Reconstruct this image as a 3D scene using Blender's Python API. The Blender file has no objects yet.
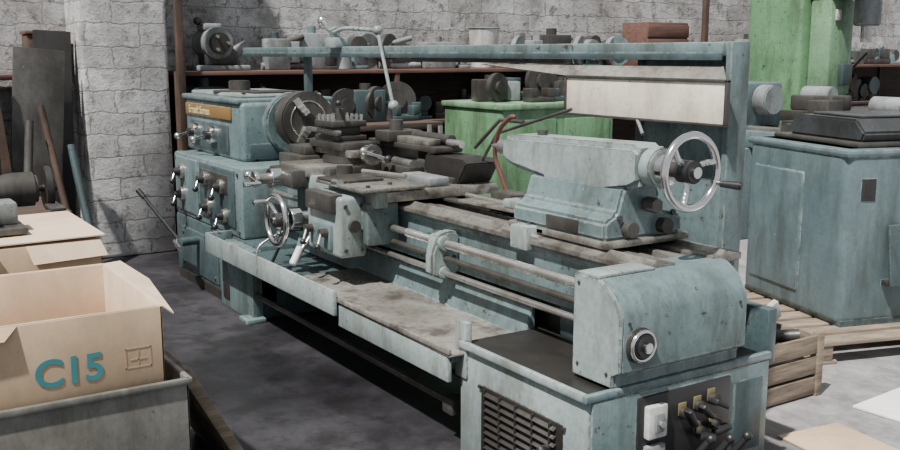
import bpy, bmesh, math, random
from mathutils import Vector, Matrix, Euler
V=Vector
C=bpy.context
# ---------------------------------------------------------------- materials
def newmat(name):
    m=bpy.data.materials.new(name); m.use_nodes=True
    nt=m.node_tree; nt.nodes.clear()
    o=nt.nodes.new('ShaderNodeOutputMaterial'); p=nt.nodes.new('ShaderNodeBsdfPrincipled')
    nt.links.new(p.outputs[0],o.inputs[0]); return m,nt,p
def N(nt,t,**k):
    n=nt.nodes.new(t)
    for a,b in k.items(): setattr(n,a,b)
    return n
def noise(nt,co,scale,detail=4,rough=.6,stretch=None):
    n=N(nt,'ShaderNodeTexNoise'); n.inputs['Scale'].default_value=scale
    n.inputs['Detail'].default_value=detail; n.inputs['Roughness'].default_value=rough
    if stretch:
        mp=N(nt,'ShaderNodeMapping'); mp.inputs['Scale'].default_value=stretch
        nt.links.new(co,mp.inputs[0]); nt.links.new(mp.outputs[0],n.inputs[0])
    else: nt.links.new(co,n.inputs[0])
    return n.outputs['Fac']
def ramp(nt,fac,stops):
    r=N(nt,'ShaderNodeValToRGB'); e=r.color_ramp.elements
    while len(e)<len(stops): e.new(.5)
    for i,(p,c) in enumerate(stops):
        e[i].position=p; e[i].color=(c[0],c[1],c[2],1) if not isinstance(c,(int,float)) else (c,c,c,1)
    nt.links.new(fac,r.inputs[0]); return r.outputs[0]
def mix(nt,fac,a,b):
    m=N(nt,'ShaderNodeMix',data_type='RGBA')
    for s,v in ((m.inputs[0],fac),(m.inputs[6],a),(m.inputs[7],b)):
        if isinstance(v,(int,float)): s.default_value=v
        elif isinstance(v,tuple): s.default_value=(*v,1)
        else: nt.links.new(v,s)
    return m.outputs[2]
def mathn(nt,op,a,b):
    m=N(nt,'ShaderNodeMath',operation=op)
    for s,v in ((m.inputs[0],a),(m.inputs[1],b)):
        if isinstance(v,(int,float)): s.default_value=v
        else: nt.links.new(v,s)
    return m.outputs[0]
def bump(nt,p,h,st=.3,dist=.01):
    b=N(nt,'ShaderNodeBump'); b.inputs['Strength'].default_value=st; b.inputs['Distance'].default_value=dist
    nt.links.new(h,b.inputs['Height']); nt.links.new(b.outputs[0],p.inputs['Normal'])
def worn(name,col,dark,chip,rough=.45,metal=0.,chipamt=.62,sc=3.,bst=.15,mott=1.0,edge=None):
    m,nt,p=newmat(name); tc=N(nt,'ShaderNodeTexCoord').outputs['Object']
    n1=noise(nt,tc,sc,6,.65); f1=ramp(nt,n1,[(.38,0),(.64,1)])
    c=mix(nt,f1,col,dark)
    n3=noise(nt,tc,sc*1.7,6,.7,(1,1,.3)); f3=ramp(nt,n3,[(.46,0),(.66,.8*mott)])
    c=mix(nt,f3,c,(col[0]*.30,col[1]*.27,col[2]*.22))
    n4=noise(nt,tc,sc*14,5,.7); c=mix(nt,ramp(nt,n4,[(.45,0),(.7,.45*mott)]),c,(col[0]*.42,col[1]*.39,col[2]*.34))
    n2=noise(nt,tc,sc*6,8,.75); f2=ramp(nt,n2,[(chipamt-.015,0),(chipamt+.02,1)])
    c=mix(nt,f2,c,chip)
    if edge is not None:
        bv=N(nt,'ShaderNodeBevel'); bv.samples=3; bv.inputs['Radius'].default_value=.012
        ge=N(nt,'ShaderNodeNewGeometry'); dt=N(nt,'ShaderNodeVectorMath',operation='DOT_PRODUCT')
        nt.links.new(bv.outputs[0],dt.inputs[0]); nt.links.new(ge.outputs['Normal'],dt.inputs[1])
        e=mathn(nt,'SUBTRACT',1.0,dt.outputs['Value']); e=mathn(nt,'MULTIPLY',e,5.0)
        e=mathn(nt,'MULTIPLY',e,ramp(nt,n2,[(.47,0),(.56,1)])); e=mathn(nt,'MINIMUM',e,.9)
        c=mix(nt,e,c,edge)
    nt.links.new(c,p.inputs['Base Color'])
    p.inputs['Metallic'].default_value=metal
    r=ramp(nt,n3,[(.35,rough-.1),(.7,min(1,rough+.25))]); nt.links.new(r,p.inputs['Roughness'])
    bump(nt,p,n2,bst,.004); return m
def oily(name,a,bb,cc,rough,metal,sc=3.):
    # machined surface with soft oil smears
    m,nt,p=newmat(name); tc=N(nt,'ShaderNodeTexCoord').outputs['Object']
    n1=noise(nt,tc,sc,5,.55); n2=noise(nt,tc,sc*16,4,.6); n3=noise(nt,tc,sc*2.3,6,.65)
    c=ramp(nt,n1,[(.36,a),(.62,bb)]); c=mix(nt,ramp(nt,n3,[(.50,0),(.64,.85)]),c,cc); c=mix(nt,ramp(nt,n2,[(.45,0),(.65,.3)]),c,cc)
    nt.links.new(c,p.inputs['Base Color']); p.inputs['Metallic'].default_value=metal
    nt.links.new(ramp(nt,n3,[(.35,rough),(.65,rough+.25)]),p.inputs['Roughness']); bump(nt,p,n2,.05,.002); return m
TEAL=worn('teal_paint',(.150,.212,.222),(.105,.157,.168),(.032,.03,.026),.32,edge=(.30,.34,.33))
PALE=worn('pale_and_sunlit_teal',(.32,.38,.38),(.215,.275,.28),(.075,.068,.058),.32,edge=(.05,.045,.04),chipamt=.64)  # pale parts, and teal faces coloured as if lit by the sun
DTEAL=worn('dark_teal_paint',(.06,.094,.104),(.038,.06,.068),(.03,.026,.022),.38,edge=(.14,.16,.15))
MTEAL=worn('machine_blue_paint',(.112,.160,.175),(.08,.12,.134),(.20,.24,.25),.36,chipamt=.66,edge=(.32,.37,.37),mott=.8)
STEEL=worn('bright_steel',(.64,.64,.62),(.38,.37,.35),(.13,.115,.10),.24,.85,.66)
RAIL=oily('oily_machined_steel',(.37,.355,.325),(.23,.215,.19),(.085,.074,.06),.20,.6)
IRON=worn('dark_cast_iron',(.10,.096,.09),(.045,.042,.04),(.18,.16,.14),.36,.4,.68)
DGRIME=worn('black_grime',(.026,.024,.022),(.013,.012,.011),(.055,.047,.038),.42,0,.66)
RUST=worn('rusty_iron',(.11,.068,.05),(.05,.034,.027),(.035,.024,.02),.65,.15,.62)
GREY=worn('grey_painted_iron',(.27,.30,.31),(.15,.168,.175),(.06,.055,.05),.45)
TRAY=oily('oily_tray_sheet',(.40,.385,.355),(.22,.205,.18),(.06,.052,.044),.22,.4,2.2)
GREEN=worn('green_machine_paint',(.13,.265,.140),(.09,.20,.105),(.04,.05,.03),.42)
LGREEN=worn('light_green_paint',(.19,.34,.20),(.15,.27,.16),(.05,.07,.035),.42)
CREAM=worn('cream_guard_plate',(.78,.74,.65),(.62,.56,.45),(.25,.17,.10),.35,0,.66,3.5,mott=.65)
CARD=worn('cardboard',(.60,.44,.30),(.48,.35,.23),(.33,.23,.14),.85,0,.72,2.5,.05,.3)
CARDIN=worn('cardboard_inside',(.70,.55,.41),(.57,.43,.31),(.36,.25,.15),.85,0,.74,2.5,.05,.25)
BIN=worn('galvanised_sheet',(.24,.24,.22),(.15,.15,.135),(.085,.06,.04),.42,.3,.64,3)
WHITE=worn('white_painted_metal',(.66,.67,.66),(.5,.51,.5),(.2,.17,.14),.5,0,.68)
COVER=worn('black_plastic_cover',(.055,.06,.064),(.03,.033,.036),(.11,.11,.11),.28,0,.68)
def flat(name,col,rough=.5,metal=0):
    m,nt,p=newmat(name); tc=N(nt,'ShaderNodeTexCoord').outputs['Object']
    c=mix(nt,noise(nt,tc,8,4,.6),tuple(x*.75 for x in col),tuple(min(1,x*1.2) for x in col))
    nt.links.new(c,p.inputs['Base Color']); p.inputs['Roughness'].default_value=rough; p.inputs['Metallic'].default_value=metal; return m
BLACK=flat('black_rubber',(.018,.018,.02),.38)
CHROME=flat('polished_chrome',(.75,.75,.74),.16,1)
BAND=flat('brown_label_band',(.20,.12,.04),.5)
INK=flat('label_ink_cream',(.62,.52,.30),.5)
TINK=flat('teal_stencil_ink',(.04,.20,.22),.8)
GLAB=flat('green_label',(.10,.38,.18),.7)
YEL=flat('worn_yellow_legend_plate',(.16,.135,.06),.6)
HOSE=flat('red_brown_hose',(.12,.05,.04),.5)
PAPER=flat('white_board',(.85,.85,.84),.6)
PRINT=flat('faded_print',(.36,.25,.16),.8)
def wood(name,a,b):
    m,nt,p=newmat(name); tc=N(nt,'ShaderNodeTexCoord').outputs['Object']
    n=noise(nt,tc,5,8,.7,(3,.6,6)); nt.links.new(ramp(nt,n,[(.35,a),(.65,b)]),p.inputs['Base Color'])
    p.inputs['Roughness'].default_value=.8; bump(nt,p,n,.3,.004); return m
WOOD=wood('weathered_wood',(.09,.07,.052),(.29,.23,.17))
DWOOD=wood('dark_oily_wood',(.03,.02,.016),(.08,.052,.04))
RWOOD=wood('red_brown_wood',(.08,.038,.030),(.145,.075,.058))
# wall
def wallmat(name,axis,k=1.,rough=1.):
    m,nt,p=newmat(name); g=N(nt,'ShaderNodeTexCoord').outputs['Object']
    sep=N(nt,'ShaderNodeSeparateXYZ'); nt.links.new(g,sep.inputs[0])
    cb=N(nt,'ShaderNodeCombineXYZ'); nt.links.new(sep.outputs[axis],cb.inputs[0]); nt.links.new(sep.outputs['Z'],cb.inputs[1])
    nz=N(nt,'ShaderNodeTexNoise'); nz.inputs['Scale'].default_value=5; nz.inputs['Detail'].default_value=6; nz.inputs['Roughness'].default_value=.7; nt.links.new(g,nz.inputs[0])
    va=N(nt,'ShaderNodeVectorMath',operation='MULTIPLY_ADD'); nt.links.new(nz.outputs['Color'],va.inputs[0]); va.inputs[1].default_value=(.13,.10,0); nt.links.new(cb.outputs[0],va.inputs[2])
    br=N(nt,'ShaderNodeTexBrick'); nt.links.new(va.outputs[0],br.inputs[0])
    br.inputs['Scale'].default_value=1; br.inputs['Brick Width'].default_value=.40; br.inputs['Row Height'].default_value=.17
    br.inputs['Mortar Size'].default_value=.008; br.inputs['Mortar Smooth'].default_value=1
    br.inputs['Color1'].default_value=(.72*k,.72*k,.73*k,1); br.inputs['Color2'].default_value=(.56*k,.555*k,.56*k,1); br.inputs['Mortar'].default_value=(.36*k,.35*k,.34*k,1)
    n1=noise(nt,g,2.0,8,.72); n2=noise(nt,g,9,8,.8); n5=noise(nt,g,1.0,4,.6,(1,1,.4))
    c=mix(nt,ramp(nt,n1,[(.46,0),(.59,.75*rough)]),br.outputs[0],(.27*k,.25*k,.235*k))
    c=mix(nt,ramp(nt,n2,[(.53,0),(.60,.85*rough)]),c,(.17*k,.155*k,.145*k))
    c=mix(nt,ramp(nt,n5,[(.5,0),(.7,.5*rough)]),c,(.18*k,.15*k,.135*k))
    nt.links.new(c,p.inputs['Base Color']); p.inputs['Roughness'].default_value=.95
    h=mix(nt,.65,br.outputs[0],n2); bump(nt,p,h,1.,.08); return m
WALL=wallmat('whitewashed_stone_block','Y',.92,1.)
PILW=wallmat('whitewashed_pillar_block','Y',1.25,.8)
# floor
m,nt,p=newmat('stained_sunlit_concrete'); g=N(nt,'ShaderNodeTexCoord').outputs['Object']
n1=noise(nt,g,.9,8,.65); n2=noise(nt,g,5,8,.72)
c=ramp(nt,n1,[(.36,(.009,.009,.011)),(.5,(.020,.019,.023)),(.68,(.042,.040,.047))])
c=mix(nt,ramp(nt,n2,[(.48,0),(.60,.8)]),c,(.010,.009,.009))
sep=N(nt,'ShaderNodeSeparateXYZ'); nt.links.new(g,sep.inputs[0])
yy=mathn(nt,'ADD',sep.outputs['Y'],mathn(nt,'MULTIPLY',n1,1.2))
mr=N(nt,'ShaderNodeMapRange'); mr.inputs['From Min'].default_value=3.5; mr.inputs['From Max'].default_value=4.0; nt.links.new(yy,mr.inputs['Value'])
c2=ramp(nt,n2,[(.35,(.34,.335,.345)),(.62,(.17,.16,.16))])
c=mix(nt,mr.outputs[0],c,c2)  # far side lightened: sun patches painted in; the dark side is oil-stained
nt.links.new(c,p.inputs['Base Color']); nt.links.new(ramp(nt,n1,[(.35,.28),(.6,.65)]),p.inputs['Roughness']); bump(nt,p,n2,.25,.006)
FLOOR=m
# ---------------------------------------------------------------- builder
class B:
    def __init__(s,name,parent=None):
        s.name=name; s.bm=bmesh.new(); s.mats=[]; s.parent=parent
    def add(s,b2,mat,M=None):
        if mat not in s.mats: s.mats.append(mat)
        i=s.mats.index(mat)
        for f in b2.faces: f.material_index=i; f.smooth=True
        if M is not None: b2.transform(M)
        bmesh.ops.recalc_face_normals(b2,faces=b2.faces)
        me=bpy.data.meshes.new('t'); b2.to_mesh(me); s.bm.from_mesh(me); bpy.data.meshes.remove(me); b2.free()
    def box(s,mat,lo,hi,bev=.006,rot=None,seg=2,piv=None):
        b=bmesh.new(); bmesh.ops.create_cube(b,size=1)
        sz=[abs(hi[i]-lo[i]) for i in range(3)]; c=V([(hi[i]+lo[i])/2 for i in range(3)])
        bmesh.ops.scale(b,vec=sz,verts=b.verts)
        bv=min(bev,min(sz)*.45)
        if bv>0: bmesh.ops.bevel(b,geom=b.edges[:],offset=bv,segments=seg,affect='EDGES',profile=.5)
        M=Matrix.Translation(c)
        if rot is not None:
            R=Euler([math.radians(a) for a in rot]).to_matrix().to_4x4()
            if piv is None: M=Matrix.Translation(c)@R
            else: M=Matrix.Translation(V(piv))@R@Matrix.Translation(c-V(piv))
        s.add(b,mat,M)
    def cyl(s,mat,p0,p1,r0,r1=None,seg=24,bev=0):
        p0=V(p0);p1=V(p1); r1=r0 if r1 is None else r1
        b=bmesh.new(); bmesh.ops.create_cone(b,cap_ends=True,segments=seg,radius1=r0,radius2=r1,depth=(p1-p0).length)
        if bev>0:
            es=[e for e in b.edges if abs(e.verts[0].co.z-e.verts[1].co.z)<1e-6]
            bmesh.ops.bevel(b,geom=es,offset=bev,segments=2,affect='EDGES')
        q=(p1-p0).to_track_quat('Z','Y').to_matrix().to_4x4()
        s.add(b,mat,Matrix.Translation((p0+p1)/2)@q)
    def sph(s,mat,c,r,sc=(1,1,1),seg=16):
        b=bmesh.new(); bmesh.ops.create_uvsphere(b,u_segments=seg,v_segments=seg//2+2,radius=r)
        s.add(b,mat,Matrix.Translation(V(c))@Matrix.Diagonal((*sc,1)))
    def tube(s,mat,pts,r,seg=10):
        for a,b in zip(pts,pts[1:]): s.cyl(mat,a,b,r,seg=seg)
        for a in pts[1:-1]: s.sph(mat,a,r*1.01,seg=10)
    def curve(s,mat,pts,r,n=6,seg=10):
        P=[V(q) for q in pts]; P=[P[0]*2-P[1]]+P+[P[-1]*2-P[-2]]; out=[]
        for i in range(1,len(P)-2):
            for k in range(n):
                t=k/n; a,b,c,d=P[i-1:i+3]
                out.append(.5*((2*b)+(c-a)*t+(2*a-5*b+4*c-d)*t*t+(3*b-a-3*c+d)*t**3))
        out.append(P[-2]); s.tube(mat,out,r,seg)
    def torus(s,mat,c,n,R,r,seg=40,ms=10):
        b=bmesh.new(); vs=[]
        for i in range(seg):
            a=2*math.pi*i/seg; row=[]
            for j in range(ms):
                t=2*math.pi*j/ms
                row.append(b.verts.new(((R+r*math.cos(t))*math.cos(a),(R+r*math.cos(t))*math.sin(a),r*math.sin(t))))
            vs.append(row)
        for i in range(seg):
            for j in range(ms):
                b.faces.new((vs[i][j],vs[(i+1)%seg][j],vs[(i+1)%seg][(j+1)%ms],vs[i][(j+1)%ms]))
        q=V(n).to_track_quat('Z','Y').to_matrix().to_4x4(); s.add(b,mat,Matrix.Translation(V(c))@q)
    def prism(s,mat,pts,ax,a0,a1,bev=.005,M=None):
        b=bmesh.new()
        def mk(u,v,a): return {'x':(a,u,v),'y':(u,a,v),'z':(u,v,a)}[ax]
        A=[b.verts.new(mk(u,v,a0)) for u,v in pts]; D=[b.verts.new(mk(u,v,a1)) for u,v in pts]
        b.faces.new(A); b.faces.new(D[::-1]); n=len(pts)
        for i in range(n): b.faces.new((A[i],A[(i+1)%n],D[(i+1)%n],D[i]))
        bmesh.ops.recalc_face_normals(b,faces=b.faces)
        if bev>0: bmesh.ops.bevel(b,geom=b.edges[:],offset=bev,segments=2,affect='EDGES',clamp_overlap=True)
        s.add(b,mat,M)
    def quad(s,mat,pts,th=.004):
        b=bmesh.new(); P=[V(q) for q in pts]; n=(P[1]-P[0]).cross(P[2]-P[0]).normalized()*th
        A=[b.verts.new(q) for q in P]; D=[b.verts.new(q+n) for q in P]; k=len(P)
        b.faces.new(A); b.faces.new(D[::-1])
        for i in range(k): b.faces.new((A[i],A[(i+1)%k],D[(i+1)%k],D[i]))
        s.add(b,mat)
    def bolt(s,c,n,r=.01,mat=None):
        c=V(c); n=V(n).normalized(); s.cyl(mat or IRON,c-n*.002,c+n*r*.8,r,seg=6)
    def wheel(s,c,n,R,r,rim,hub,handle=None,ns=3,a0=.5,hr=.03,hl=.05,dish=.03):
        c=V(c); n=V(n).normalized(); q=n.to_track_quat('Z','Y')
        s.torus(rim,c,n,R,r)
        s.cyl(hub,c-n*(hl*.5+dish),c+n*(hl*.5-dish),hr,seg=24,bev=.004)
        s.cyl(CHROME,c+n*(hl*.5-dish),c+n*(hl*.5-dish+.012),hr*.5,seg=16)
        for i in range(ns):
            a=a0+2*math.pi*i/ns; d=q@V((math.cos(a),math.sin(a),0)); e=q@V((math.cos(a+.25),math.sin(a+.25),0))
            s.curve(rim,[c-n*dish+d*hr*.8,c-n*dish*.7+(d*.6+e*.4)*R*.55,c+d*R*.98],r*.75,4,8)
        if handle is not None:
            d=q@V((math.cos(handle),math.sin(handle),0)); h=c+d*R
            s.cyl(CHROME,h,h+n*.02,.008,seg=12); s.cyl(BLACK,h+n*.02,h+n*.095,.011,.015,seg=16,bev=.004)
    def done(s,loc=None,rot=None):
        me=bpy.data.meshes.new(s.name); s.bm.to_mesh(me); s.bm.free()
        for m in s.mats: me.materials.append(m)
        me.set_sharp_from_angle(angle=math.radians(38))
        o=bpy.data.objects.new(s.name,me); C.collection.objects.link(o)
        if s.parent: o.parent=s.parent
        if loc: o.location=loc
        if rot: o.rotation_euler=[math.radians(a) for a in rot]
        return o
def empty(name,loc=(0,0,0)):
    e=bpy.data.objects.new(name,None); e.empty_display_size=.1; C.collection.objects.link(e); return e
def text(name,body,size,mat,M,parent,ext=.0008,off=.012):
    t=bpy.data.curves.new(name,'FONT'); t.body=body; t.size=size; t.extrude=ext; t.offset=size*off; t.materials.append(mat)
    o=bpy.data.objects.new(name,t); C.collection.objects.link(o); o.matrix_world=M; o.parent=parent; return o
def FX(x,y,z): return Matrix(((0,0,1,x),(1,0,0,y),(0,1,0,z),(0,0,0,1)))
def FY(x,y,z): return Matrix(((1,0,0,x),(0,0,-1,y),(0,1,0,z),(0,0,0,1)))
# ---------------------------------------------------------------- room
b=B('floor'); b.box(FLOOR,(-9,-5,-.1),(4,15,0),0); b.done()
b=B('wall_back'); b.box(WALL,(-8.5,-5,0),(-8.3,15,4),0)
b.done()
b=B('wall_pillar'); b.box(PILW,(-8.3,1.70,0),(-7.78,2.36,4),.03); b.done()
# ---------------------------------------------------------------- LATHE
L=empty('metal_lathe')
b=B('headstock_cabinet',L)
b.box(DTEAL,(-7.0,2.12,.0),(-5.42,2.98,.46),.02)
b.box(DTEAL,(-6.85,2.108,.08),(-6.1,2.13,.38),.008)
b.box(TEAL,(-5.95,2.07,.0),(-5.40,2.14,.44),.012)
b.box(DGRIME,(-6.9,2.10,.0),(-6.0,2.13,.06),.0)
for x in (-6.8,-6.15): b.bolt((x,2.108,.34),(0,-1,0),.012); b.bolt((x,2.108,.12),(0,-1,0),.012)
b.box(TEAL,(-5.5,2.02,.0),(-5.36,2.14,.03),.005)
b.box(DGRIME,(-5.88,2.062,.06),(-5.78,2.075,.16),.003)
b.done()
b=B('tailstock_cabinet',L)
b.box(PALE,(-3.11,2.05,.0),(-2.33,2.95,.47),.012)  # same teal paint, front painted paler as the sunlit side
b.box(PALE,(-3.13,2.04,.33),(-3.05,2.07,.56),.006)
b.box(PALE,(-3.1,2.03,.455),(-2.34,2.055,.485),.006)
b.box(TEAL,(-2.345,2.03,.455),(-2.32,2.95,.485),.006)
b.box(DGRIME,(-3.09,2.06,.468),(-2.36,2.93,.474),.0)
b.box(TEAL,(-2.335,2.06,.005),(-2.322,2.94,.455),.006)  # end face skin in darker teal: its shade is put into the colour
b.box(DGRIME,(-2.95,2.043,.04),(-2.46,2.06,.335),.004)
for i in range(9):
    z=.07+i*.03; b.box(IRON,(-2.92,2.028,z),(-2.49,2.05,z+.006),.002,rot=(35,0,0))
for i in range(5): b.box(DGRIME,(-2.92+i*.1,2.03,.05),(-2.912+i*.1,2.045,.33),.001)
for x in (-2.96,-2.45):
    for z in (.05,.33): b.bolt((x,2.045,z),(0,-1,0),.008)
b.box(BLACK,(-2.33,2.26,.06),(-2.312,2.72,.435),.006)
b.box(WHITE,(-2.315,2.285,.285),(-2.285,2.375,.405),.008)
b.box(GREY,(-2.287,2.31,.31),(-2.275,2.35,.38),.004); b.cyl(CHROME,(-2.28,2.33,.345),(-2.262,2.33,.345),.012)
b.box(GREY,(-2.315,2.285,.14),(-2.29,2.375,.26),.008)
for i,(y,z) in enumerate(((2.47,.345),(2.545,.355),(2.615,.37),(2.55,.26),(2.63,.27))):
    b.box(YEL,(-2.315,y-.02,z-.01),(-2.308,y+.018,z+.036),.002)
    b.cyl(IRON,(-2.31,y,z),(-2.28,y,z),.022,seg=20,bev=.003)
    b.box(BLACK,(-2.285,y-.010,z-.045),(-2.25,y+.010,z+.03),.005,rot=(30+i*17,0,0))
for y,z in ((2.44,.10),(2.54,.08),(2.63,.07)):
    b.cyl(BLACK,(-2.30,y,z),(-2.21,y+.07,z+.17),.017,.013); b.sph(BLACK,(-2.21,y+.07,z+.17),.018)
b.box(DTEAL,(-2.325,2.75,.12),(-2.316,2.90,.40),.003)
b.cyl(BLACK,(-2.52,2.0,.24),(-2.42,1.97,.17),.018)
b.cyl(IRON,(-2.52,2.06,.24),(-2.52,2.0,.24),.012)
b.done()
b=B('chip_tray',L)
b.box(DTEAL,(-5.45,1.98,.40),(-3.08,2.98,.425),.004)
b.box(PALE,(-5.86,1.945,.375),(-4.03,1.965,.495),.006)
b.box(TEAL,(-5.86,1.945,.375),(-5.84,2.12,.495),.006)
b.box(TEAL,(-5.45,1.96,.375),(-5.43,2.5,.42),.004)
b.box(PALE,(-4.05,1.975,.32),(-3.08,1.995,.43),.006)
b.box(TRAY,(-4.60,1.97,.436),(-3.06,2.60,.446),.004,rot=(0,.6,0))
b.box(TRAY,(-4.60,1.965,.44),(-3.06,1.98,.462),.003)
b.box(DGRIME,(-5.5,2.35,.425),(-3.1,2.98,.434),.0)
b.prism(TEAL,[(2.36,.43),(2.42,.43),(2.42,.56),(2.40,.56)],'x',-5.4,-3.1,.004)
b.box(DTEAL,(-5.6,3.02,.40),(-2.4,3.07,.62),.006)
b.cyl(IRON,(-5.62,2.10,.165),(-3.22,2.10,.165),.017); b.cyl(IRON,(-5.4,2.2,.24),(-3.12,2.2,.24),.014)
b.box(IRON,(-3.26,2.06,.13),(-3.18,2.14,.2),.006); b.box(IRON,(-5.5,2.08,.10),(-5.42,2.24,.27),.006)
b.done()
# bed
b=B('bed',L)
x0,x1=-5.7,-2.46
b.prism(TEAL,[(2.42,.60),(2.42,.80),(2.40,.81),(2.40,.835),(2.52,.835),(2.52,.81),(2.48,.79),(2.48,.60)],'x',x0,x1,.004)
b.prism(RAIL,[(2.385,.83),(2.385,.85),(2.42,.856),(2.445,.875),(2.47,.856),(2.54,.856),(2.54,.83)],'x',x0,x1+.02,.002)
b.prism(TEAL,[(2.74,.55),(2.74,.83),(2.88,.83),(2.88,.80),(2.82,.78),(2.82,.55)],'x',x0,x1,.004)
b.prism(RAIL,[(2.73,.83),(2.73,.856),(2.78,.856),(2.80,.875),(2.82,.856),(2.89,.856),(2.89,.83)],'x',x0,x1+.02,.002)
b.box(RAIL,(x0,2.56,.80),(x1,2.60,.845),.003); b.box(RAIL,(x0,2.67,.80),(x1,2.71,.845),.003)
b.box(DTEAL,(x0,2.55,.76),(x1,2.72,.80),.003)
for i in range(9):
    x=-5.4+i*.36; b.box(DTEAL,(x-.02,2.47,.58),(x+.02,2.76,.80),.006)
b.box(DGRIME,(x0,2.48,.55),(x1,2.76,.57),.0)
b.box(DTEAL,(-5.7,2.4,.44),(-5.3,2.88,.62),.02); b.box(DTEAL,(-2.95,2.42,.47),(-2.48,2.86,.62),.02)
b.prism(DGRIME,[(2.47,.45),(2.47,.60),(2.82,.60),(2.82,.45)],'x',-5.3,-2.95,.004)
b.cyl(STEEL,(-5.7,2.335,.745),(-2.5,2.335,.745),.018)
b.cyl(IRON,(-5.7,2.34,.675),(-2.5,2.34,.675),.014); b.cyl(STEEL,(-5.7,2.33,.61),(-2.5,2.33,.61),.014)
for i in range(140):
    x=-4.0+i*.0105; b.torus(STEEL,(x,2.335,.745),(1,.04,0),.0175,.0028,14,4)
b.prism(PALE,[(2.27,.60),(2.29,.585),(2.42,.60),(2.42,.79),(2.36,.80),(2.30,.78),(2.27,.70)],'x',-3.74,-3.67,.012)
b.cyl(PALE,(-3.76,2.335,.745),(-3.65,2.335,.745),.036,bev=.004); b.cyl(PALE,(-3.76,2.33,.61),(-3.65,2.33,.61),.028,bev=.004)
b.bolt((-3.66,2.38,.68),(1,0,0),.01)
b.box(PALE,(-3.22,2.37,.80),(-3.10,2.49,.90),.01); b.cyl(STEEL,(-3.3,2.40,.86),(-3.05,2.40,.86),.014); b.bolt((-3.16,2.43,.90),(0,0,1),.012)
b.box(IRON,(-3.26,2.42,.875),(-3.06,2.54,.895),.003)
b.done()
b=B('end_cover',L)
prof=[(-2.54,.485),(-2.54,.85),(-2.40,.845),(-2.335,.80),(-2.30,.735),(-2.30,.545),(-2.335,.525),(-2.335,.485)]
b.prism(PALE,prof,'y',2.15,2.165,.004)  # front slab painted paler than the body, sunlight put into the colour
b.prism(TEAL,prof,'y',2.163,2.77,.004)
b.box(PALE,(-2.53,2.155,.845),(-2.42,2.42,.857),.003)
b.cyl(IRON,(-2.30,2.235,.635),(-2.285,2.235,.635),.062,seg=32,bev=.004)
b.torus(CHROME,(-2.277,2.235,.635),(1,0,0),.05,.008); b.cyl(BLACK,(-2.285,2.235,.635),(-2.262,2.235,.635),.042,seg=28,bev=.006)
b.cyl(CHROME,(-2.262,2.235,.635),(-2.245,2.235,.635),.018,seg=20,bev=.003)
for y in (2.19,2.73): b.bolt((-2.30,y,.715),(1,0,0),.006)
for x,z in ((-2.51,.82),(-2.51,.53),(-2.36,.53)): b.bolt((x,2.15,z),(0,-1,0),.006)
b.done()
b=B('feed_gearbox',L)
b.box(TEAL,(-6.98,2.12,.46),(-5.64,2.86,.905),.02)
b.box(TEAL,(-6.9,2.105,.50),(-6.45,2.13,.88),.01); b.box(DTEAL,(-6.4,2.105,.52),(-5.75,2.13,.88),.01)
b.box(IRON,(-6.35,2.10,.72),(-5.85,2.11,.84),.002)
for x,z,r in ((-6.75,.78,.055),(-6.75,.62,.05),(-6.25,.78,.05),(-5.95,.76,.05),(-6.2,.6,.055),(-5.9,.58,.045)):
    b.cyl(STEEL,(x,2.11,z),(x,2.08,z),r,seg=24,bev=.004); b.cyl(BLACK,(x,2.085,z),(x,2.04,z),r*.6,r*.45,seg=20,bev=.004)
    b.cyl(CHROME,(x,2.05,z),(x+.03,2.02,z-.06),.008,seg=10); b.sph(BLACK,(x+.03,2.02,z-.06),.02)
for x in (-6.93,-5.7):
    for z in (.5,.86): b.bolt((x,2.12,z),(0,-1,0),.012)
b.cyl(DTEAL,(-6.48,2.12,.33),(-6.46,1.98,.33),.03); b.cyl(CHROME,(-6.5,1.96,.33),(-6.3,1.93,.315),.022,seg=16,bev=.004)
b.cyl(BLACK,(-6.50,1.98,.34),(-6.72,1.82,.62),.012); b.cyl(BLACK,(-6.72,1.82,.62),(-6.76,1.79,.67),.018,seg=12)
b.done()
b=B('headstock',L)
b.box(TEAL,(-7.10,2.26,.90),(-5.96,2.90,1.285),.03,seg=3)
b.box(TEAL,(-7.12,2.24,1.275),(-5.99,2.92,1.31),.012)
b.box(PALE,(-7.08,2.30,1.305),(-6.08,2.88,1.335),.02)
b.box(BAND,(-7.06,2.248,1.165),(-6.14,2.262,1.245),.002)
b.box(DTEAL,(-6.95,2.245,.95),(-6.2,2.265,1.13),.006)
for x in (-6.8,-6.45): 
    b.cyl(CHROME,(x,2.25,1.05),(x,2.20,1.05),.06,seg=28,bev=.005); b.cyl(BLACK,(x,2.2,1.05),(x,2.17,1.05),.03)
    b.cyl(CHROME,(x,2.18,1.05),(x-.11,2.14,1.02),.009,seg=10); b.sph(CHROME,(x-.12,2.135,1.015),.024)
b.cyl(IRON,(-6.55,2.45,1.33),(-6.55,2.45,1.345),.16,seg=30,bev=.003); b.cyl(IRON,(-6.62,2.5,1.34),(-6.62,2.5,1.41),.075,seg=24,bev=.006)
b.box(IRON,(-6.35,2.4,1.33),(-6.1,2.7,1.35),.004)
for x in (-7.04,-6.1):
    for y in (2.33,2.85): b.bolt((x,y,1.335),(0,0,1),.014)
b.cyl(TEAL,(-5.97,2.6,1.15),(-5.90,2.6,1.15),.20,seg=36,bev=.01)
b.box(DTEAL,(-5.97,2.3,.93),(-5.94,2.88,1.02),.006)
b.done()
text('label',"Ernault Somua",.075,INK,FY(-6.98,2.246,1.18),L)
b=B('chuck',L)
cx=-5.88
b.cyl(IRON,(cx,2.6,1.18),(cx+.06,2.6,1.18),.13,seg=36,bev=.006)
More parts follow.
